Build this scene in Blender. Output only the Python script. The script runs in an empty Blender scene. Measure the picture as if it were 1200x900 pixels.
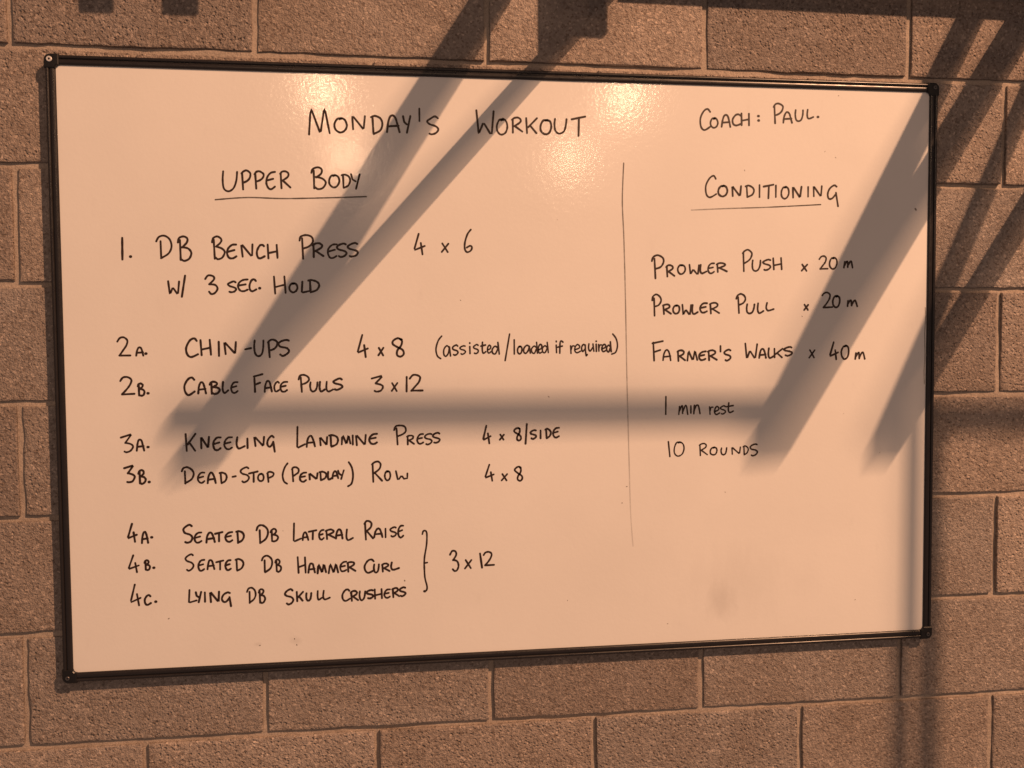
import bpy, math, random
from mathutils import Vector, Matrix, noise

# ------------------------------------------------------------------ camera
# wall coordinates used below: u = right, v = up, w = out of the wall (metres).
FLOOR = 1.0                                   # board bottom edge hangs about 1 m up
def W(u, v, w):
    return Vector((u, -w, v + FLOOR))

scene = bpy.context.scene
col = scene.collection
cam_data = bpy.data.cameras.new('camera')
cam_data.sensor_width = 36.0
cam_data.lens = 28.8
cam_data.clip_start = 0.02
cam_data.clip_end = 200.0
cam = bpy.data.objects.new('camera', cam_data)
cx, cy, cz = (0.99304, -0.11777, -0.00333), (0.00799, 0.03912, 0.9992), (-0.11754, -0.99227, 0.03979)
rot = Matrix((cx, cy, cz)).transposed()
cam.matrix_world = Matrix.Translation(W(0.6751, 0.6388, 1.6563)) @ rot.to_4x4()
col.objects.link(cam)
scene.camera = cam

# ------------------------------------------------------------------ world and lamps
world = bpy.data.worlds.new('World')
scene.world = world
world.use_nodes = True
bg = world.node_tree.nodes['Background']
bg.inputs['Color'].default_value = (1.0, 0.70, 0.585, 1)
bg.inputs['Strength'].default_value = 0.19

view = scene.view_settings
view.view_transform = 'Standard'
view.look = 'None'
view.exposure = 0.0
view.gamma = 1.0

KEY = Vector((5.1, 6.0, 4.8))                 # nearest high-bay lamp, up to the right of the board
TARGET = Vector((0.9, 0.6, 0.0))
def area_lamp(name, pos, sx, sy, power, color, target=TARGET, x_hint=None, shape='RECTANGLE'):
    d = bpy.data.lights.new(name, 'AREA')
    d.shape = shape
    d.size, d.size_y = sx, sy
    d.energy = power
    d.color = color
    o = bpy.data.objects.new(name, d)
    p = W(*pos); z = (p - W(*target)).normalized()
    h = W(*x_hint) - W(0, 0, 0) if x_hint else Vector((1, 0, 0))
    x = (h - z * h.dot(z)).normalized()
    y = z.cross(x)
    o.matrix_world = Matrix.Translation(p) @ Matrix((x, y, z)).transposed().to_4x4()
    col.objects.link(o)
    return o
WARM = (1.0, 0.53, 0.29)
SIDE = Vector((0.74, -0.67, 0.0))             # across the direction in which the rig's shadows run
area_lamp('high_bay_lamp', KEY, 0.022, 0.16, 710, WARM, x_hint=SIDE)
area_lamp('high_bay_lamp_reflector', KEY + SIDE * 0.16, 0.28, 0.20, 260, WARM, x_hint=SIDE)
for (u, w) in ((-1.15, 15.8), (-1.15, 21.6), (5.15, 15.6), (5.0, 21.0)):
    area_lamp('high_bay_lamp', Vector((u, 6.0, w)), 0.38, 0.38, 68, (1.0, 0.60, 0.36), target=Vector((0.9, 0.9, 0)), shape='DISK')

# ------------------------------------------------------------------ helpers
def tag(o, label=None, category=None, group=None, kind=None):
    if label: o['label'] = label
    if category: o['category'] = category
    if group: o['group'] = group
    if kind: o['kind'] = kind
    return o

def empty(name, loc):
    o = bpy.data.objects.new(name, None)
    o.empty_display_size = 0.1
    o.location = loc
    col.objects.link(o)
    return o

def mesh_obj(name, verts, faces, mat, parent=None, smooth=False):
    me = bpy.data.meshes.new(name)
    me.from_pydata([tuple(v) for v in verts], [], faces)
    me.update()
    if smooth:
        me.polygons.foreach_set('use_smooth', [True] * len(me.polygons))
    me.materials.append(mat)
    o = bpy.data.objects.new(name, me)
    o.parent = parent
    col.objects.link(o)
    return o

class NT:
    """small helper around a material's node tree"""
    def __init__(self, name):
        self.mat = bpy.data.materials.new(name)
        self.mat.use_nodes = True
        self.t = self.mat.node_tree
        self.bsdf = self.t.nodes['Principled BSDF']
        self.out = self.t.nodes['Material Output']
    def n(self, kind, **kw):
        nd = self.t.nodes.new(kind)
        for k, v in kw.items():
            if k in nd.inputs: nd.inputs[k].default_value = v
            else: setattr(nd, k, v)
        return nd
    def l(self, a, b): self.t.links.new(a, b)
    def noise(self, vec, scale, detail=3, rough=0.55):
        nd = self.n('ShaderNodeTexNoise', Scale=scale, Detail=detail, Roughness=rough)
        self.l(vec, nd.inputs['Vector']); return nd.outputs['Fac']
    def ramp(self, fac, stops):
        nd = self.n('ShaderNodeValToRGB')
        el = nd.color_ramp.elements
        while len(el) < len(stops): el.new(0.5)
        for e, (p, c) in zip(el, stops):
            e.position = p; e.color = c if len(c) == 4 else (*c, 1)
        self.l(fac, nd.inputs['Fac']); return nd.outputs['Color']
    def math(self, op, a, b=None):
        nd = self.n('ShaderNodeMath', operation=op)
        for i, x in enumerate((a, b)):
            if x is None: continue
            if isinstance(x, (int, float)): nd.inputs[i].default_value = x
            else: self.l(x, nd.inputs[i])
        return nd.outputs[0]
    def mix(self, fac, a, b, blend='MIX'):
        nd = self.n('ShaderNodeMix', data_type='RGBA', blend_type=blend)
        for i, x in ((0, fac), (6, a), (7, b)):
            if isinstance(x, (int, float)): nd.inputs[i].default_value = x
            elif isinstance(x, tuple): nd.inputs[i].default_value = x if len(x) == 4 else (*x, 1)
            else: self.l(x, nd.inputs[i])
        return nd.outputs[2]
    def bump(self, height, strength, distance, normal=None):
        nd = self.n('ShaderNodeBump', Strength=strength, Distance=distance)
        self.l(height, nd.inputs['Height'])
        if normal: self.l(normal, nd.inputs['Normal'])
        return nd.outputs['Normal']

# ------------------------------------------------------------------ materials
def block_material():
    m = NT('concrete_block')
    pos = m.n('ShaderNodeNewGeometry').outputs['Position']
    rnd = m.n('ShaderNodeObjectInfo').outputs['Random']
    rnd2 = m.math('FRACT', m.math('MULTIPLY', rnd, 7.31))
    # every block has its own grain: shift the texture space by block
    off = m.n('ShaderNodeCombineXYZ'); m.l(m.math('MULTIPLY', rnd, 31.0), off.inputs[1])
    sh = m.n('ShaderNodeVectorMath', operation='ADD'); m.l(pos, sh.inputs[0]); m.l(off.outputs[0], sh.inputs[1])
    p = sh.outputs[0]
    fine = m.noise(p, 360, 2, 0.6)
    grain = m.noise(p, 190, 3, 0.7)
    lump = m.noise(p, 60, 2, 0.5)
    big = m.noise(p, 6, 4, 0.6)
    base = m.ramp(rnd, [(0.0, (0.27, 0.232, 0.215)), (0.25, (0.345, 0.285, 0.25)), (0.5, (0.35, 0.306, 0.282)), (0.75, (0.39, 0.326, 0.288)), (1.0, (0.43, 0.366, 0.326))])
    c = m.mix(m.ramp(big, [(0.32, (0, 0, 0)), (0.72, (0.7, 0.7, 0.7))]), base, (0.25, 0.20, 0.17))
    # pale and dark aggregate in the block face
    vor = m.n('ShaderNodeTexVoronoi', Scale=240.0, Randomness=1.0); m.l(p, vor.inputs['Vector'])
    sep = m.n('ShaderNodeSeparateColor'); m.l(vor.outputs['Color'], sep.inputs[0])
    agg = m.ramp(sep.outputs[0], [(0.0, (0.58, 0.53, 0.50)), (0.2, (0.86, 0.85, 0.84)), (0.55, (1.0, 1.0, 1.0)), (0.88, (1.10, 1.10, 1.08)), (1.0, (1.7, 1.67, 1.62))])
    c = m.mix(0.85, c, agg, 'MULTIPLY')
    m.l(c, m.bsdf.inputs['Base Color'])
    m.bsdf.inputs['Roughness'].default_value = 0.95
    m.bsdf.inputs['Specular IOR Level'].default_value = 0.15
    # open pores between the grains, more of them on some blocks
    vp = m.n('ShaderNodeTexVoronoi', Scale=140.0, Randomness=1.0); m.l(p, vp.inputs['Vector'])
    pore = m.ramp(vp.outputs['Distance'], [(0.10, (0, 0, 0)), (0.42, (1, 1, 1))])
    sel = m.n('ShaderNodeSeparateColor'); m.l(vp.outputs['Color'], sel.inputs[0])
    thr = m.math('ADD', 0.14, m.math('MULTIPLY', rnd2, 0.34))
    closed = m.math('GREATER_THAN', sel.outputs[1], thr)
    pore = m.math('MAXIMUM', pore, closed)
    h = m.math('ADD', m.math('MULTIPLY', grain, 1.1), m.math('MULTIPLY', fine, 0.40))
    h = m.math('ADD', h, m.math('MULTIPLY', lump, 0.6))
    h = m.math('ADD', h, m.math('MULTIPLY', pore, 0.6))
    m.l(m.bump(h, 1.0, 0.0052), m.bsdf.inputs['Normal'])
    return m.mat

def mortar_material():
    m = NT('mortar')
    pos = m.n('ShaderNodeNewGeometry').outputs['Position']
    big = m.noise(pos, 9, 4)
    fine = m.noise(pos, 420, 3, 0.6)
    c = m.ramp(big, [(0.3, (0.33, 0.275, 0.235)), (0.7, (0.47, 0.40, 0.34))])
    c = m.mix(1.0, c, m.ramp(fine, [(0.3, (0.75, 0.75, 0.75)), (0.7, (1.2, 1.2, 1.2))]), 'MULTIPLY')
    m.l(c, m.bsdf.inputs['Base Color'])
    m.bsdf.inputs['Roughness'].default_value = 0.95
    m.bsdf.inputs['Specular IOR Level'].default_value = 0.15
    h = m.math('ADD', m.noise(pos, 90, 4), m.math('MULTIPLY', fine, 0.35))
    m.l(m.bump(h, 0.9, 0.003), m.bsdf.inputs['Normal'])
    return m.mat

def panel_material():
    m = NT('whiteboard_enamel')
    tc = m.n('ShaderNodeTexCoord').outputs['Object']
    # wiped-off ink haze, and a few grey smudges low on the right
    haze = m.noise(tc, 3.0, 5, 0.6)
    c = m.mix(m.ramp(haze, [(0.35, (0, 0, 0)), (0.8, (1, 1, 1))]), (0.80, 0.79, 0.775), (0.745, 0.735, 0.72))
    smear = m.n('ShaderNodeMapping'); smear.inputs['Scale'].default_value = (14, 1, 5)
    smear.inputs['Rotation'].default_value = (0, 0.35, 0)
    m.l(tc, smear.inputs['Vector'])
    wob = m.noise(smear.outputs['Vector'], 2.2, 4, 0.65)
    for (x, z, rx, rz, dark) in ((1.311, 0.098, 0.040, 0.050, 0.20), (1.335, 0.14, 0.13, 0.10, 0.10), (1.49, 0.135, 0.05, 0.05, 0.05), (0.362, 0.056, 0.012, 0.006, 0.22), (0.437, 0.060, 0.016, 0.010, 0.20)):
        mp = m.n('ShaderNodeMapping')
        mp.vector_type = 'POINT'
        mp.inputs['Location'].default_value = (-x / rx, 0, -z / rz)
        mp.inputs['Scale'].default_value = (1 / rx, 0, 1 / rz)
        m.l(tc, mp.inputs['Vector'])
        ln = m.n('ShaderNodeVectorMath', operation='LENGTH')
        m.l(mp.outputs['Vector'], ln.inputs[0])
        d = m.math('ADD', ln.outputs['Value'], m.math('MULTIPLY', m.math('SUBTRACT', wob, 0.5), 1.4))
        f = m.ramp(d, [(0.15, (dark, dark, dark)), (1.0, (0, 0, 0))])
        c = m.mix(f, c, (0.36, 0.33, 0.31))
    streak = m.ramp(wob, [(0.62, (0, 0, 0)), (0.78, (0.10, 0.10, 0.10))])
    c = m.mix(streak, c, (0.52, 0.50, 0.48))
    m.l(c, m.bsdf.inputs['Base Color'])
    m.l(m.ramp(haze, [(0.3, (0.10, 0.10, 0.10)), (0.8, (0.125, 0.125, 0.125))]), m.bsdf.inputs['Roughness'])
    m.bsdf.inputs['IOR'].default_value = 1.42
    m.bsdf.inputs['Coat Weight'].default_value = 0.12
    m.bsdf.inputs['Coat Roughness'].default_value = 0.26
    peel = m.math('ADD', m.noise(tc, 170, 2, 0.5), m.math('MULTIPLY', m.noise(tc, 80, 2), 0.9))
    m.l(m.bump(peel, 0.22, 0.0005), m.bsdf.inputs['Normal'])
    return m.mat

def ink_material(name, dark, cover, fade=None):
    """dry-wipe ink: mostly opaque, thinner where the pen ran dry"""
    m = NT(name)
    tc = m.n('ShaderNodeTexCoord').outputs['Object']
    m.bsdf.inputs['Base Color'].default_value = (*dark, 1)
    m.bsdf.inputs['Roughness'].default_value = 0.5
    streak = m.noise(tc, 160, 3, 0.6)
    patch = m.noise(tc, 28, 2)
    a = m.math('ADD', m.math('MULTIPLY', streak, 0.7), m.math('MULTIPLY', patch, 0.6))
    lo, hi = cover
    a = m.ramp(a, [(0.42, (lo, lo, lo)), (0.72, (hi, hi, hi))])
    if fade:                                   # fade along one local axis: (axis, from, to, strength at 'to')
        ax, f0, f1, end = fade
        sep = m.n('ShaderNodeSeparateXYZ'); m.l(tc, sep.inputs[0])
        mr = m.n('ShaderNodeMapRange'); m.l(sep.outputs[ax], mr.inputs[0])
        for k, v in zip((1, 2, 3, 4), (f0, f1, 1.0, end)): mr.inputs[k].default_value = v
        a = m.math('MULTIPLY', a, mr.outputs[0])
    m.l(a, m.bsdf.inputs['Alpha'])
    return m.mat

def plain(name, color, rough, metal=0.0, bump=None):
    m = NT(name)
    m.bsdf.inputs['Base Color'].default_value = (*color, 1)
    m.bsdf.inputs['Metallic'].default_value = metal
    pos = m.n('ShaderNodeTexCoord').outputs['Object']
    nz = m.noise(pos, 45, 4, 0.6)
    m.l(m.ramp(nz, [(0.3, (rough * 0.8,) * 3), (0.7, (min(1, rough * 1.25),) * 3)]), m.bsdf.inputs['Roughness'])
    if bump:
        m.l(m.bump(m.noise(pos, bump[0], 3), 0.4, bump[1]), m.bsdf.inputs['Normal'])
    return m.mat

M_BLOCK = block_material()
M_MORTAR = mortar_material()
M_PANEL = panel_material()
M_INK = ink_material('dry_wipe_ink', (0.026, 0.009, 0.004), (0.84, 1.0))
M_FRAME = plain('black_frame_profile', (0.016, 0.013, 0.013), 0.30)
M_CAP = plain('black_plastic', (0.006, 0.005, 0.005), 0.36)
M_STEEL = plain('zinc_screw', (0.72, 0.71, 0.70), 0.45, 0.35)
M_DARKSTEEL = plain('dark_screw', (0.16, 0.15, 0.15), 0.40, 0.9)
M_RIG = plain('black_powder_coat', (0.02, 0.02, 0.02), 0.55, 0.0, (300, 0.0004))

# ------------------------------------------------------------------ block wall
random.seed(7)
wall = empty('wall', W(0.9, -1.0, 0))
tag(wall, 'bare concrete block wall in running bond behind the whiteboard', kind='structure')
def to_wall(p): return p - wall.location

# dark line under each course as read along the wall, top to bottom
BEDS = [1.219, 0.9963, 0.7726, 0.5465, 0.3249, 0.0992, -0.1216]
while BEDS[0] < 2.0: BEDS.insert(0, BEDS[0] + 0.2235)
top_index = BEDS.index(1.219)
while BEDS[-1] > -0.95: BEDS.append(BEDS[-1] - 0.2235)
JOINT = 0.0118
RECESS = 0.0065

def block_mesh(L, H, seed, depth=0.03):
    """front face with uneven arrises: chamfer ring plus a slightly wavy outline"""
    rg = random.Random(seed)
    nx, nz = 20, 10
    ring = []
    for i in range(nx): ring.append((-L / 2 + L * i / nx, -H / 2, 0, -1))
    for i in range(nz): ring.append((L / 2, -H / 2 + H * i / nz, 1, 0))
    for i in range(nx): ring.append((L / 2 - L * i / nx, H / 2, 0, 1))
    for i in range(nz): ring.append((-L / 2, H / 2 - H * i / nz, -1, 0))
    n = len(ring)
    verts, faces = [], []
    jit = [(rg.uniform(-.0008, .0008), rg.uniform(.0010, .0030), rg.uniform(.0006, .0020)) for _ in range(n)]
    for k in range(4):                         # a few chipped places along the arris
        c = rg.randrange(n)
        for q in (-1, 0, 1):
            a, b, d = jit[(c + q) % n]; jit[(c + q) % n] = (a, b + .003 * (1 - .5 * abs(q)), d + .0022 * (1 - .5 * abs(q)))
    for layer in range(4):
        for i, (x, z, ax, az) in enumerate(ring):
            o, cw, cd = jit[i]
            corner = i in (0, nx, nx + nz, 2 * nx + nz)
            if layer == 0: ins, y = -o, depth
            elif layer == 1: ins, y = -o, cd
            elif layer == 2: ins, y = cw * .45 - o, cd * .3
            else: ins, y = cw * 1.1 - o + .001, 0.0
            sx = -1 if x < 0 else 1; sz = -1 if z < 0 else 1
            if corner: vx, vz = x - sx * ins * 1.3, z - sz * ins * 1.3
            else: vx, vz = x - ax * ins, z - az * ins
            verts.append((vx, y, vz))
    for layer in range(3):
        for i in range(n):
            j = (i + 1) % n
            a, b = layer * n, (layer + 1) * n
            faces.append((a + i, a + j, b + j, b + i))
    faces.append(tuple(range(3 * n, 4 * n)))
    me = bpy.data.meshes.new('concrete_block')
    me.from_pydata(verts, [], faces); me.update()
    me.materials.append(M_BLOCK)
    return me

for i in range(len(BEDS) - 1):
    z_top = BEDS[i] - JOINT + 0.002
    z_bot = BEDS[i + 1] + 0.002
    H = z_top - z_bot
    even = (i - top_index) % 2 == 1            # course above BEDS[top_index] carries the 0.38 / 0.83 / 1.28 joints
    u0 = (-0.072 if even else 0.1475) - 0.45 * 3
    cuts = [u0 + 0.45 * k + random.uniform(-.0035, .0035) for k in range(11)]
    for k in range(10):
        a, b = cuts[k] + JOINT * 0.35, cuts[k + 1] - JOINT * 0.65
        if b < -0.9 or a > 3.0: continue
        jw = random.uniform(-.0015, .0015)
        me = block_mesh(b - a, H, i * 37 + k)
        o = bpy.data.objects.new('concrete_block', me)
        o.parent = wall
        o.location = to_wall(W((a + b) / 2, (z_top + z_bot) / 2, random.uniform(-.0008, .0008)))
        o.rotation_euler = (0, random.uniform(-.0022, .0022), 0)
        col.objects.link(o)

# mortar: one gently uneven bed behind the block faces, tooled back from them
def mortar_sheet():
    u0, u1, v0, v1 = -1.0, 3.1, BEDS[-1] - 0.05, BEDS[0] + 0.05
    nx, nz = 330, 240
    verts = []
    for j in range(nz + 1):
        for i in range(nx + 1):
            u, v = u0 + (u1 - u0) * i / nx, v0 + (v1 - v0) * j / nz
            d = -RECESS + 0.0042 * noise.noise(Vector((u * 5, v * 5, 3.3))) + 0.0010 * noise.noise(Vector((u * 40, v * 40, 9)))
            verts.append(to_wall(W(u, v, d)))
    faces = [(j * (nx + 1) + i, j * (nx + 1) + i + 1, (j + 1) * (nx + 1) + i + 1, (j + 1) * (nx + 1) + i) for j in range(nz) for i in range(nx)]
    return mesh_obj('mortar', verts, faces, M_MORTAR, wall, True)
mortar_sheet()

# ------------------------------------------------------------------ whiteboard
BW, BH, TILT = 1.7837, 1.1879, 0.0043
TL = (-0.0046, 1.1941)
board = empty('whiteboard', W(TL[0] + math.sin(TILT) * BH, TL[1] - math.cos(TILT) * BH, 0.0))
board.rotation_euler = (0, -TILT, 0)
tag(board, 'large white dry-wipe board with black frame and handwritten workout on block wall', 'whiteboard')
SURF = 0.016                                   # writing surface, metres in front of the wall
FR = 0.0185                                    # frame width

def box(x0, x1, y0, y1, z0, z1):
    v = [(x, y, z) for x in (x0, x1) for y in (y0, y1) for z in (z0, z1)]
    f = [(0, 1, 3, 2), (4, 6, 7, 5), (0, 4, 5, 1), (2, 3, 7, 6), (0, 2, 6, 4), (1, 5, 7, 3)]
    return v, f

v, f = box(0.008, BW - 0.008, -SURF, -0.004, 0.008, BH - 0.008)
mesh_obj('writing_panel', v, f, M_PANEL, board)

# frame rail: extruded profile (inset from the outer edge, height above the wall)
PROFILE = [(0.0, 0.001), (0.0, 0.0165), (0.0006, 0.0185), (0.0020, 0.0202), (0.0040, 0.0210), (0.0058, 0.0206), (0.0070, 0.0194),
           (0.0076, 0.0180), (0.0084, 0.0180), (0.0090, 0.0196), (0.0102, 0.0203), (0.0150, 0.0202), (0.0172, 0.0194), (FR, 0.0178), (FR, 0.010)]
def rail(p0, p1, inward):
    verts, faces = [], []
    for p in (p0, p1):
        for (i, h) in PROFILE:
            verts.append((p[0] + inward[0] * i, -h, p[1] + inward[1] * i))
    n = len(PROFILE)
    for k in range(n - 1): faces.append((k, k + 1, n + k + 1, n + k))
    faces.append(tuple(range(n))); faces.append(tuple(range(2 * n - 1, n - 1, -1)))
    o = mesh_obj('frame_rail', verts, faces, M_FRAME, board, True)
    es = o.modifiers.new('edge', 'EDGE_SPLIT'); es.split_angle = math.radians(50)
    return o
CAPS = 0.021
rail((CAPS, BH), (BW - CAPS, BH), (0, -1))
rail((CAPS, 0), (BW - CAPS, 0), (0, 1))
rail((0, CAPS), (0, BH - CAPS), (1, 0))
rail((BW, CAPS), (BW, BH - CAPS), (-1, 0))

def corner_cap(cx_, cz_, sx, sz, bright):
    """moulded corner: rounded outside, chamfered inside, slightly proud of the rails"""
    def P(a, b, h): return (cx_ + sx * a, -h, cz_ + sz * b)
    out = []
    r = 0.012
    s = 0.0255
    e = -0.0008
    for k in range(7):
        t = math.pi / 2 * k / 6
        out.append((e + r - r * math.sin(t), e + r - r * math.cos(t)))
    out = [(s, e)] + out + [(e, s), (0.0192, s), (0.0196, 0.0225), (0.0225, 0.0196), (s, 0.0192)]
    # loop order: bottom edge -> outer rounded corner -> side -> inner chamfer
    cxm = sum(a for a, b in out) / len(out); czm = sum(b for a, b in out) / len(out)
    layers = [(0.002, 0.0), (0.0208, 0.0), (0.0222, 0.10)]
    verts, faces = [], []
    for h, ins in layers:
        for a, b in out: verts.append(P(a + (cxm - a) * ins, b + (czm - b) * ins, h))
    n = len(out)
    for l in range(2):
        for i in range(n):
            j = (i + 1) % n
            faces.append((l * n + i, l * n + j, (l + 1) * n + j, (l + 1) * n + i))
    verts.append(P(0.0125, 0.0125, 0.0224)); c = len(verts) - 1
    for i in range(n): faces.append((2 * n + i, 2 * n + (i + 1) % n, c))
    cap = mesh_obj('corner_cap', verts, faces, M_CAP, board)
    # pan-head screw with a recessed socket
    sc, sf = [], []
    k = 1.3 if bright else 1.0
    rings = [(0.0040 * k, 0.0220), (0.0040 * k, 0.0236), (0.0034 * k, 0.0243), (0.0017 * k, 0.0243), (0.0015 * k, 0.0228)]
    N = 20
    for rr, h in rings:
        for i in range(N):
            t = 2 * math.pi * i / N
            sc.append(P(0.0098 + rr * math.cos(t), 0.0098 + rr * math.sin(t), h))
    for l in range(len(rings) - 1):
        for i in range(N):
            j = (i + 1) % N
            sf.append((l * N + i, l * N + j, (l + 1) * N + j, (l + 1) * N + i))
    screw = mesh_obj('screw', sc, sf, M_STEEL if bright else M_DARKSTEEL, cap)
    so = [P(0.0098 + 0.0016 * k * math.cos(2 * math.pi * i / N), 0.0098 + 0.0016 * k * math.sin(2 * math.pi * i / N), 0.0230) for i in range(N)]
    me = screw.data
    me.materials.append(M_CAP)
    base = len(sc)
    me2 = bpy.data.meshes.new('screw')
    me2.from_pydata(sc + so, [], sf + [tuple(range(base, base + N))]); me2.update()
    me2.materials.append(M_STEEL if bright else M_DARKSTEEL); me2.materials.append(M_CAP)
    me2.polygons[len(sf)].material_index = 1
    screw.data = me2
corner_cap(0, BH, 1, -1, True)
corner_cap(BW, BH, -1, -1, False)
corner_cap(0, 0, 1, 1, False)
corner_cap(BW, 0, -1, 1, False)

# ------------------------------------------------------------------ handwriting
# stroke shapes in a unit box, y down; 'c' = smooth curve, 'l' = straight pen strokes
GLYPHS = {
    'A': [('c', (0, 1), (.1, .45), (.3, .07), (.52, 0), (.7, .14), (.84, .5), (.98, 1)), ('l', (.1, .66), (.92, .6))],
    'B': [('c', (0, .24), (.12, .07), (.45, 0), (.74, .1), (.68, .28), (.32, .45)), ('c', (.32, .45), (.78, .5), (1, .68), (.82, .92), (.48, 1), (.26, .94)), ('l', (.16, .16), (.2, .96))],
    'C': [('c', (.95, .12), (.72, 0), (.36, .1), (.05, .46), (.1, .84), (.42, 1), (1, .82))],
    'D': [('l', (.28, .26), (.28, .98)), ('c', (0, .26), (.16, .06), (.52, 0), (.9, .18), (1, .46), (.8, .76), (.28, .99))],
    'D2': [('l', (.14, .08), (.2, .94)), ('c', (0, .06), (.38, 0), (.84, .16), (1, .44), (.78, .8), (.22, 1))],
    'E': [('c', (1, .02), (.5, .06), (.1, .32), (0, .66), (.22, .96), (.6, 1), (.98, .86)), ('l', (.06, .52), (.8, .42))],
    'F': [('l', (.06, .1), (.12, 1)), ('l', (0, .13), (1, 0)), ('l', (.1, .58), (.74, .48))],
    'G': [('c', (.86, .06), (.6, 0), (.2, .14), (0, .42), (.12, .62), (.45, .64), (.82, .4)), ('l', (.82, .36), (1, 1))],
    'H': [('l', (0, 0), (.06, 1)), ('l', (.94, 0), (1, .98)), ('l', (.05, .64), (.96, .5))],
    'I': [('l', (.5, 0), (.5, 1))], '1': [('l', (.6, 0), (.4, 1))], '1b': [('l', (.1, 0), (.9, 1))],
    'K': [('l', (0, 0), (.06, 1)), ('l', (1, 0), (.16, .62)), ('l', (.34, .5), (.92, 1))],
    'L': [('l', (.1, 0), (0, .96), (.12, 1), (1, .86))],
    'L2': [('c', (.08, 0), (0, .55), (.1, .9), (.38, 1), (1, .8))],
    'M': [('l', (0, 1), (.08, .2), (.16, 0), (.26, .28), (.5, .9), (.56, .86), (.76, 0), (.82, .1), (1, .92))],
    'N': [('l', (.06, 1), (0, .06), (.08, .06), (.84, .94), (.9, .92), (1, 0))],
    'O': [('c', (.62, .05), (.3, .06), (.04, .4), (.08, .78), (.42, 1), (.8, .88), (1, .52), (.9, .16), (.6, 0), (.46, .08))],
    'P': [('c', (0, .26), (.12, .07), (.48, 0), (.88, .09), (.98, .3), (.72, .48), (.24, .58)), ('l', (.2, .16), (.28, 1))],
    'P2': [('l', (.06, .12), (.16, 1)), ('c', (0, .16), (.2, .03), (.58, 0), (.98, .14), (.92, .36), (.6, .52), (.16, .62))],
    'R': [('l', (.06, .1), (.12, 1)), ('c', (0, .14), (.24, .02), (.6, 0), (.84, .14), (.74, .34), (.22, .56)), ('l', (.26, .54), (1, .94))],
    'S': [('c', (.95, .07), (.7, 0), (.28, .1), (.02, .26), (.2, .42), (.78, .54), (1, .7), (.8, .9), (.42, 1), (.2, .94))],
    'T': [('l', (0, .16), (1, 0)), ('l', (.54, .09), (.5, 1))],
    'U': [('c', (.06, 0), (0, .42), (.1, .84), (.4, 1), (.76, .84), (.94, .44), (1, 0))],
    'W': [('l', (0, 0), (.1, .98), (.16, .94), (.36, .55), (.44, .55), (.78, .98), (.86, .96), (1, .02))],
    'W2': [('l', (0, 0), (.16, .98), (.24, .94), (.46, .6), (.54, .62), (.7, .9), (.96, .86), (1, .3))],
    'Y': [('l', (0, 0), (.16, .36), (.5, .5)), ('l', (1, 0), (.52, 1))],
    '2': [('c', (0, .22), (.2, .04), (.52, 0), (.78, .16), (.7, .42), (.42, .7), (.12, .96)), ('l', (.12, .97), (1, .95))],
    '3': [('c', (0, .18), (.26, .01), (.66, .02), (.74, .2), (.34, .46)), ('c', (.34, .46), (.82, .52), (1, .72), (.8, .94), (.5, 1), (.3, .9))],
    '3f': [('l', (0, .16), (.86, 0), (.88, .05), (.36, .46)), ('c', (.36, .46), (.84, .54), (1, .7), (.8, .92), (.46, 1), (.26, .96))],
    '4': [('l', (.46, 0), (0, .74), (.05, .8), (1, .62)), ('l', (.66, .46), (.8, 1))],
    '6': [('c', (.86, 0), (.42, .2), (.06, .56), (.06, .88), (.4, 1), (.86, .94), (1, .8), (.76, .7), (.34, .78))],
    '8': [('c', (.82, .08), (.48, 0), (.08, .12), (.06, .28), (.42, .44), (.9, .62), (1, .84), (.72, 1), (.42, .9), (.46, .66), (.76, .4), (.82, .14), (.66, .03))],
    'x': [('l', (.1, 0), (.9, 1)), ('l', (1, .02), (0, 1))],
    'm': [('l', (.04, 1), (.1, .1)), ('c', (.1, .6), (.3, .08), (.42, .1), (.46, .9)), ('c', (.46, .7), (.7, .06), (.84, .1), (1, 1))],
    'n': [('l', (.06, 1), (.12, .06)), ('c', (.1, .7), (.4, .1), (.72, .08), (.86, .4), (1, 1))],
    'a': [('c', (.86, .16), (.5, 0), (.1, .34), (.06, .8), (.34, 1), (.7, .7), (.86, .2)), ('l', (.86, .12), (1, .98))],
    'd': [('c', (.78, .46), (.44, .34), (.06, .62), (.14, .94), (.5, 1), (.8, .62)), ('l', (.82, 0), (1, 1))],
    'e': [('c', (.1, .62), (.72, .46), (.86, .2), (.52, 0), (.12, .3), (.06, .74), (.4, 1), (1, .82))],
    'f': [('c', (1, .1), (.72, 0), (.46, .16), (.42, 1)), ('l', (.05, .5), (.9, .42))],
    'i': [('l', (.4, .34), (.6, 1)), ('l', (.4, .02), (.5, .06))],
    'q': [('c', (.7, .1), (.36, .02), (.04, .3), (.2, .62), (.6, .4)), ('c', (.68, .06), (.74, .6), (.84, .98), (1, .84))],
    'r': [('l', (.08, .04), (.2, 1)), ('c', (.18, .6), (.5, .12), (1, .08))],
    't': [('c', (.34, 0), (.3, .7), (.5, 1), (1, .88)), ('l', (0, .38), (.96, .28))],
    'u': [('c', (.04, 0), (0, .6), (.3, 1), (.8, .5)), ('l', (.8, .02), (1, .98))],
    '(': [('c', (1, 0), (.42, .2), (.02, .56), (.22, .86), (.8, 1))],
    ')': [('c', (.2, 0), (.76, .22), (1, .58), (.7, .88), (0, 1))],
    '/': [('l', (1, 0), (0, 1))], "'": [('l', (.5, 0), (.5, 1))], '-': [('l', (0, 1), (1, 0))], '.': [('l', (.3, .4), (.7, .6))],
}

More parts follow.
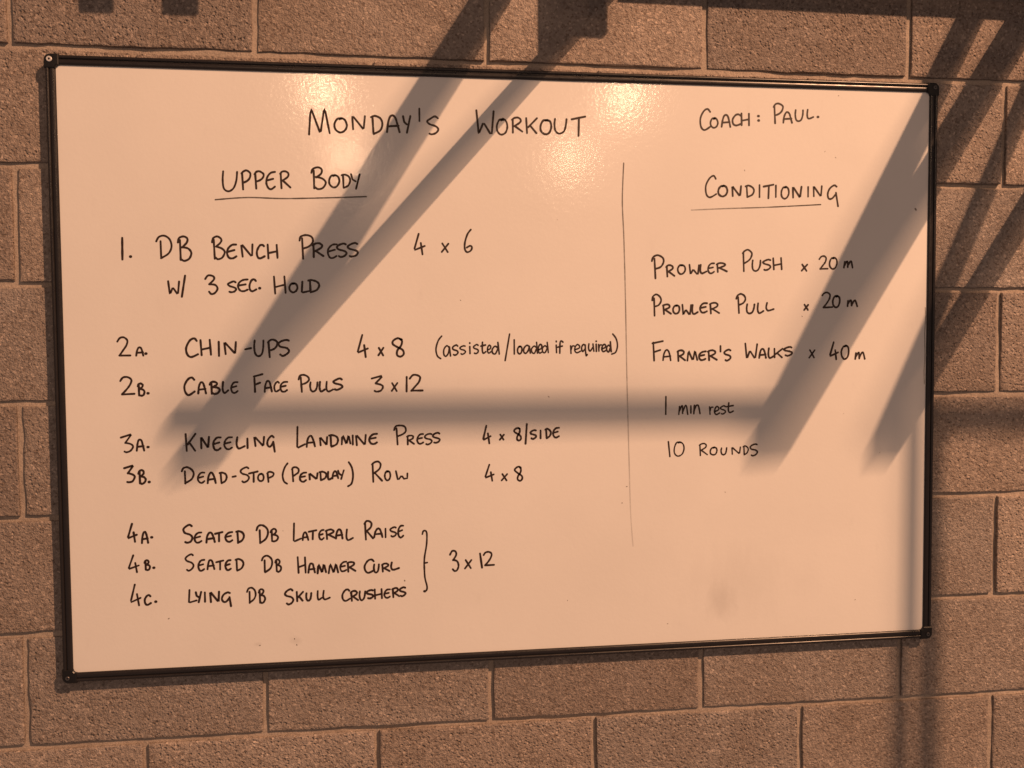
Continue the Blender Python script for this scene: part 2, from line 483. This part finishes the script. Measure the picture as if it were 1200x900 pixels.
def smooth_path(pts, per=7):
    out = []
    n = len(pts)
    for i in range(n - 1):
        p0, p1, p2, p3 = pts[max(i - 1, 0)], pts[i], pts[i + 1], pts[min(i + 2, n - 1)]
        for k in range(per):
            t = k / per
            out.append(tuple(0.5 * (2 * b + (c - a) * t + (2 * a - 5 * b + 4 * c - d) * t * t + (3 * b - a - 3 * c + d) * t ** 3) for a, b, c, d in zip(p0, p1, p2, p3)))
    out.append(pts[-1])
    return out

def dense(pts, step):
    out = [pts[0]]
    for a, b in zip(pts, pts[1:]):
        d = math.dist(a, b)
        for k in range(1, max(1, int(d / step)) + 1):
            t = k / max(1, int(d / step))
            out.append((a[0] + (b[0] - a[0]) * t, a[1] + (b[1] - a[1]) * t))
    return out

class Ink:
    """pen strokes laid on the panel as thin flat ribbons with round ends"""
    def __init__(self): self.v, self.f, self.k = [], [], 0
    def stroke(self, pts, width, rg, wob=0.12):
        pts = [p for i, p in enumerate(pts) if i == 0 or math.dist(p, pts[i - 1]) > 2e-4]
        if len(pts) < 2: pts = [pts[0], (pts[0][0] + 3e-4, pts[0][1])]
        y = -SURF - 0.00020 - 0.000012 * (self.k % 14); self.k += 1
        s = len(self.v); ph = rg.uniform(0, 99); n = len(pts)
        for i, p in enumerate(pts):
            a, b = pts[max(i - 1, 0)], pts[min(i + 1, n - 1)]
            dx, dz = b[0] - a[0], b[1] - a[1]; l = math.hypot(dx, dz) or 1
            hw = width / 2 * (1 + wob * noise.noise(Vector((ph, i * 0.35, 0))) * 1.6)
            nx, nz = -dz / l * hw, dx / l * hw
            self.v += [(p[0] + nx, y, p[1] + nz), (p[0] - nx, y, p[1] - nz)]
        for i in range(n - 1): self.f.append((s + 2 * i, s + 2 * i + 1, s + 2 * i + 3, s + 2 * i + 2))
        for end, (p, q) in ((0, (pts[0], pts[1])), (n - 1, (pts[-1], pts[-2]))):
            ang = math.atan2(p[1] - q[1], p[0] - q[0])
            ids = []
            for k in range(1, 6):
                t = ang - math.pi / 2 + math.pi * k / 6
                self.v.append((p[0] + width / 2 * math.cos(t), y, p[1] + width / 2 * math.sin(t))); ids.append(len(self.v) - 1)
            l, r = s + 2 * end, s + 2 * end + 1
            self.f.append(tuple([r] + ids + [l]) if end else tuple([l] + ids + [r]))
    def build(self, name, mat): return mesh_obj(name, self.v, self.f, mat, board)

# board millimetres: character, left, top, right, bottom
WRITING = [
    ('title_text', "M 479 1101 518 1052, O 527 1085 551 1057, N 562 1090 586 1064, D2 598 1091 620 1055, A 628 1092 653 1060, Y 660 1092 674 1059, ' 691 1107 693 1083, S 707 1092 729 1057, W 805 1106 839 1061, O 844 1091 866 1060, R 875 1094 896 1065, K 904 1094 926 1065, O 932 1092 955 1063, U 961 1094 986 1065, T 996 1100 1024 1061"),
    ('section_heading', "U 315 978 342 940, P2 351 980 367 944, P2 375 979 392 947, E 397 979 413 946, R 423 980 442 948, B 482 989 509 947, O 515 975 535 951, D2 540 976 556 950, Y 558 977 575 949"),
    ('coach_text', "C 1263 1122 1286 1079, O 1285 1104 1301 1084, A 1309 1111 1328 1087, C 1332 1113 1351 1090, H 1351 1115 1368 1091, . 1386 1112 1390 1109, . 1387 1103 1390 1100, P2 1421 1137 1441 1097, A 1442 1120 1461 1098, U 1468 1125 1485 1102, L2 1494 1126 1507 1108, . 1515 1114 1520 1110"),
    ('section_heading', "C 1275 986 1298 942, O 1302 967 1322 945, N 1332 966 1351 946, D2 1361 968 1379 944, I 1390 969 1392 944, T 1400 971 1421 943, I 1425 969 1428 945, O 1438 967 1455 942, N 1463 967 1482 945, I 1496 967 1498 947, N 1509 969 1527 948, G 1540 971 1563 928"),
    ('item_number', "1 127 849 130 809, . 141 816 145 813"),
    ('exercise_text', "D 191 855 218 811, B 230 854 254 807, B 293 854 316 810, E 321 839 338 812, N 348 839 369 816, C 376 839 391 812, H 397 839 415 813, P 457 859 483 812, R 482 842 503 816, E 511 841 528 814, S 528 842 547 816, S 549 843 569 817"),
    ('repetition_count', "4 679 863 699 823, x 733 844 746 827, 6 778 872 793 827"),
    ('exercise_text', "W 211 768 231 744, / 235 779 242 738, 3 279 779 301 744, S 321 768 336 747, E 340 772 358 749, C 361 772 374 749, . 379 757 382 753, H 408 778 429 745, O 436 765 452 747, L 460 768 475 747, D2 473 771 493 747"),
    ('item_number', "2 115 661 138 625, A 149 642 162 626, . 165 632 168 628"),
    ('exercise_text', "C 240 658 262 622, H 268 655 286 626, I 301 652 302 625, N 312 651 334 628, - 351 639 362 637, U 368 654 386 623, P2 394 655 412 621, S 413 655 434 624"),
    ('repetition_count', "4 566 663 585 620, x 606 638 616 623, 8 633 656 656 620"),
    ('note_text', "( 719 660 731 615, a 734 641 748 620, S 752 642 763 622, S 767 641 778 624, i 786 647 788 625, S 794 643 804 625, t 809 648 819 626, e 822 642 830 626, d 831 647 846 624, / 858 663 867 610, I 876 652 877 623, O 883 639 892 624, a 895 641 909 625, d 911 647 924 625, e 925 643 934 625, d 933 647 946 626, i 961 649 964 626, f 965 649 976 625, r 991 640 999 624, e 1000 642 1012 625, q 1014 642 1026 618, u 1029 643 1040 628, i 1044 649 1046 628, r 1049 642 1056 628, e 1056 642 1066 627, d 1066 647 1076 627, ) 1077 663 1089 621"),
    ('item_number', "2 118 586 144 551, B 150 573 162 549, . 167 556 170 552"),
    ('exercise_text', "C 235 583 255 550, A 261 574 276 552, B 283 575 301 551, L2 307 574 317 553, E 323 574 335 553, F 366 588 382 554, A 386 575 400 554, C 404 573 414 554, E 416 573 429 554, P 451 586 471 553, U 473 571 487 553, L2 491 572 501 553, L2 504 572 517 553, S 517 578 535 556"),
    ('repetition_count', "3f 592 582 614 551, x 631 568 642 552, 1 659 580 662 551, 2 667 584 692 551"),
    ('item_number', "3f 117 476 138 441, A 145 465 159 444, . 164 452 168 449"),
    ('exercise_text', "K 236 474 254 442, N 264 468 279 446, E 287 467 301 442, E 308 467 322 443, L2 331 466 346 444, I 351 463 352 445, N 365 466 383 448, G 389 467 403 436, L 446 484 461 444, A 464 466 480 445, N 490 463 504 447, D2 508 467 525 444, M 532 465 549 448, I 553 465 554 447, N 560 466 579 446, E 586 468 601 448, P 635 484 658 446, R 660 463 674 445, E 680 466 692 446, S 695 466 709 444, S 711 467 725 447"),
    ('repetition_count', "4 812 480 827 444, x 846 461 854 451, 8 875 474 889 448, / 898 482 901 441, S 908 469 920 451, I 928 468 930 452, D2 939 471 950 452, E 955 473 967 453"),
    ('item_number', "3f 121 416 140 383, B 147 406 160 380, . 165 385 168 381"),
    ('exercise_text', "D 227 410 249 378, E 257 399 269 379, A 275 398 290 378, D2 298 398 311 377, - 322 390 328 389, S 337 407 353 378, T 353 398 370 378, O 370 394 381 379, P2 388 397 400 377, ( 417 413 427 373, P2 435 405 448 377, E 450 394 462 376, N 468 392 484 380, D2 488 395 501 378, L2 504 394 512 379, A 513 395 524 381, Y 524 396 535 379, ) 543 412 553 365, R 590 412 610 372, O 615 393 626 374, W2 637 392 660 375"),
    ('repetition_count', "4 816 401 833 368, x 849 381 860 368, 8 875 395 891 366"),
    ('item_number', "4 125 303 141 268, A 150 286 162 265, . 167 277 170 274"),
    ('exercise_text', "S 227 297 244 262, E 248 282 261 262, A 270 281 286 262, T 287 281 301 263, E 306 281 319 262, D2 327 282 341 259, D 365 292 387 257, B 392 284 406 259, L 436 294 450 258, A 453 275 464 260, T 465 279 480 261, E 485 279 494 260, R 498 279 516 261, A 518 279 531 261, L2 538 278 551 257, R 574 294 590 257, A 593 278 609 261, I 614 277 616 260, S 624 280 636 261, E 640 283 650 259"),
    ('item_number', "4 125 242 143 209, B 154 231 164 212, . 169 218 173 214"),
    ('exercise_text', "S 230 240 245 208, E 254 228 265 207, A 271 227 284 209, T 288 225 301 208, E 305 226 315 206, D2 324 227 339 204, D 374 231 394 199, B 400 223 411 199, H 443 226 458 195, A 463 213 476 195, M 481 210 497 193, M 503 210 521 192, E 525 214 537 195, R 539 213 555 194, C 572 216 592 190, U 591 206 601 190, R 607 207 622 191, L2 625 209 641 194"),
    ('item_number', "4 127 184 145 143, C 152 163 164 144, . 171 151 175 148"),
    ('exercise_text', "L 235 170 249 145, Y 248 165 258 145, I 264 164 266 145, N 275 164 292 144, G 297 162 314 134, D 345 169 361 139, B 367 166 379 138, S 417 163 433 133, K 440 157 452 139, U 458 154 468 139, L2 480 157 488 140, L2 491 157 504 140, C 528 158 543 135, R 545 154 559 135, U 562 153 573 135, S 576 155 589 138, H 592 156 606 137, E 611 155 622 138, R 627 157 640 139, S 641 158 653 140"),
    ('repetition_count', "3 743 228 760 186, x 773 208 786 191, 1b 803 220 808 191, 2 811 223 832 195"),
    ('exercise_text', "P 1162 823 1187 776, R 1192 803 1209 780, O 1216 804 1232 785, W 1241 804 1262 785, L2 1264 804 1277 787, E 1281 808 1294 787, R 1299 808 1321 790, P2 1355 835 1375 792, U 1376 814 1394 792, S 1399 816 1416 794, H 1422 819 1440 795"),
    ('repetition_count', "x 1484 806 1496 793, 2 1523 824 1542 796, O 1545 821 1562 797, m 1577 813 1597 800"),
    ('exercise_text', "P 1162 743 1181 700, R 1185 723 1202 703, O 1206 721 1220 704, W 1226 722 1245 702, L2 1247 722 1259 703, E 1264 726 1279 706, R 1285 726 1305 704, P 1342 744 1362 705, U 1364 723 1381 704, L2 1388 725 1401 705, L2 1407 726 1423 710"),
    ('repetition_count', "x 1490 722 1499 711, 2 1530 748 1552 715, O 1553 741 1569 716, m 1585 731 1608 719"),
    ('exercise_text', "F 1163 648 1185 608, A 1185 629 1202 608, R 1216 628 1232 607, M 1237 627 1258 607, E 1262 626 1276 608, R 1281 628 1300 607, ' 1307 637 1309 625, S 1316 629 1330 606, W 1362 641 1387 611, A 1392 630 1407 611, L2 1412 631 1424 611, K 1425 630 1443 612, S 1446 634 1464 615"),
    ('repetition_count', "x 1502 627 1514 611, 4 1548 643 1566 607, O 1573 636 1590 607, m 1604 621 1626 607"),
    ('note_text', "1 1190 533 1192 496, m 1218 514 1238 496, I 1244 513 1245 498, n 1250 515 1264 497, r 1284 511 1292 495, e 1295 511 1306 494, S 1308 512 1319 495, t 1321 518 1336 498"),
    ('note_text', "1b 1196 439 1200 409, O 1208 439 1230 409, R 1263 434 1280 409, O 1286 426 1301 410, U 1310 424 1322 410, N 1333 425 1352 411, D2 1358 427 1369 409, S 1373 431 1389 406"),
]
rg = random.Random(3)
for name, line in WRITING:
    ink = Ink(); last = None
    for token in line.split(', '):
        ch, x0, zt, x1, zb = token.split(' ')
        x0, zt, x1, zb = (float(q) / 1000 for q in (x0, zt, x1, zb))
        if last is not None and x0 - last > 0.0125 and ch != '.':
            ink.build(name, M_INK); ink = Ink()
        last = max(x1, last or 0)
        if ch == '.':
            ink.stroke([((x0 + x1) / 2 - .0006, (zt + zb) / 2), ((x0 + x1) / 2 + .0006, (zt + zb) / 2)], 0.0052, rg); continue
        sl = rg.uniform(-.03, .03)
        pw = (0.0034 if name == 'note_text' else 0.0040) * rg.uniform(0.93, 1.08)
        for kind, *pts in GLYPHS[ch]:
            pts = [(x0 + (x1 - x0) * (px + sl * (.5 - py) + rg.uniform(-.02, .02)), zt + (zb - zt) * (py + rg.uniform(-.02, .02))) for px, py in pts]
            pts = smooth_path(pts) if kind == 'c' else dense(pts, 0.004)
            ink.stroke(pts, pw, rg)
    ink.build(name, M_INK)

def pen_line(name, pts, width, mat):
    ink = Ink()
    ink.stroke(smooth_path([(a / 1000, b / 1000) for a, b in pts], 14), width, rg)
    return ink, name, mat
M_LINE = ink_material('thin_ink_underline', (0.05, 0.03, 0.02), (0.5, 0.75))
M_LINE2 = ink_material('thin_ink_fading_left', (0.05, 0.03, 0.02), (0.6, 0.95), (0, 1.53, 1.245, 0.30))
M_DIV = ink_material('thin_ink_fading_down', (0.05, 0.03, 0.02), (0.36, 0.62), (2, 1.0, 0.22, 0.2))
for name, pts, wdt, mat in (
        ('underline', [(301, 924), (361, 929), (430, 928), (522, 931), (587, 934)], 0.0028, M_LINE),
        ('underline', [(1245, 916), (1318, 920), (1410, 924), (1525, 931)], 0.0026, M_LINE2),
        ('divider_line', [(1103, 1009), (1101, 968), (1100, 925), (1103, 856), (1106, 735), (1109, 560), (1113, 402), (1116, 295), (1121, 224)], 0.0027, M_DIV)):
    ink, nm, mt = pen_line(name, pts, wdt, mat)
    ink.build(nm, mt)
ink = Ink()
ink.stroke(smooth_path([(a / 1000, b / 1000) for a, b in [(688, 264), (690, 270), (695, 270), (697, 262), (696, 242), (692, 219), (691, 206), (691, 199), (692, 176), (696, 158), (695, 150), (691, 148)]]), 0.0036, rg)
ink.stroke([(0.691, 0.205), (0.694, 0.2055), (0.697, 0.206)], 0.0036, rg)
ink.stroke([(0.6905, 0.148), (0.692, 0.148)], 0.0050, rg)
ink.build('curly_bracket', M_INK)
ink = Ink()                                    # stray specks of ink and a scuff by the right rail
M_SPECK = ink_material('faint_ink', (0.10, 0.07, 0.05), (0.25, 0.6))
for a, b in [(1563, 1157), (1534, 1042), (1558, 1028), (1359, 998), (368, 54), (434, 63), (438, 52), (983, 117), (1194, 58), (1579, 491), (1109, 349), (770, 731)] + [(rg.uniform(60, 1720), rg.uniform(40, 1150)) for _ in range(11)]:
    ink.stroke([(a / 1000, b / 1000), (a / 1000 + rg.uniform(-.002, .002), b / 1000 + rg.uniform(-.002, .002))], rg.uniform(.0010, .0026), rg)
ink.stroke([(1.7365, 0.9250), (1.7385, 0.9225)], 0.0035, rg)
ink.stroke(dense([(1.762, .716), (1.7632, .70), (1.7615, .66), (1.7628, .607), (1.761, .58), (1.7622, .552)], .004), 0.0018, rg)
tag(ink.build('ink_specks', M_SPECK), kind='stuff')

# ------------------------------------------------------------------ pull-up rig on the wall above, out of the picture; its shadows cross the board
rig = empty('pull_up_rig', W(1.3, 1.55, 0))
tag(rig, 'black steel wall-mounted pull-up rig above the whiteboard casting diagonal shadows', 'pull-up rig')
def on_ray(S, w):                              # point at depth w on the line from the near lamp to wall point S
    s = Vector((S[0], S[1], 0.0))
    return s + (KEY - s) * (w / KEY.z)
def tube(name, a, b, size, sides=4, parent=rig):
    pa, pb = W(*a) - rig.location, W(*b) - rig.location
    d = (pb - pa).normalized()
    up = Vector((0, 0, 1)) if abs(d.z) < .9 else Vector((1, 0, 0))
    x = d.cross(up).normalized(); y = x.cross(d)
    verts, faces = [], []
    r = size / 2 * (math.sqrt(2) if sides == 4 else 1)
    for p in (pa, pb):
        for k in range(sides):
            t = 2 * math.pi * (k + .5) / sides
            verts.append(p + x * r * math.cos(t) + y * r * math.sin(t))
    for k in range(sides): faces.append((k, (k + 1) % sides, sides + (k + 1) % sides, sides + k))
    faces += [tuple(range(sides))[::-1], tuple(range(sides, 2 * sides))]
    return mesh_obj(name, verts, faces, M_RIG, parent)
def rig_box(name, u0, u1, v0, v1, w0, w1):
    v, f = box(u0, u1, -w1, -w0, v0 + FLOOR, v1 + FLOOR)
    return mesh_obj(name, [Vector(p) - rig.location for p in v], f, M_RIG, rig)
rig_box('wall_rail', -0.3, 2.75, 1.50, 1.60, 0.0, 0.094)
rig_box('wall_rail', 1.14, 2.75, 1.404, 1.498, 0.0, 0.06)
rig_box('mounting_plate', 1.018, 1.148, 1.3765, 1.54, 0.0935, 0.106)
rig_box('mounting_plate', 1.018, 1.052, 1.342, 1.3762, 0.0935, 0.106)
rig_box('hanger_plate', 0.156, 0.212, 1.378, 1.54, 0.0935, 0.10)
rig_box('hanger_plate', 0.304, 0.364, 1.380, 1.54, 0.0935, 0.10)
for S0, S1, size in (((0.945, 1.52), (0.24, 0.41), 0.048), ((1.215, 1.53), (0.205, 0.395), 0.028),
                     ((1.955, 1.53), (1.386, 0.415), 0.042), ((2.10, 1.53), (1.40, 0.415), 0.050),
                     ((2.13, 1.48), (1.645, 0.40), 0.032), ((2.38, 1.53), (1.655, 0.40), 0.036)):
    tube('arm', on_ray(S0, 0.02), on_ray(S1, 1.0), size)
tube('pull_up_bar', on_ray((0.2, 0.494), 0.92), on_ray((1.43, 0.490), 0.92), 0.037, 20)
tube('pull_up_bar', on_ray((1.80, 0.486), 0.92), on_ray((2.45, 0.480), 0.92), 0.040, 20)
for s, size in ((1.727, 0.026), (1.796, 0.036)):
    top = on_ray((s, 0.45), 0.92)
    tube('upright', (top.x, 1.56, 0.92), (top.x, -0.95, 0.92), size, 16)
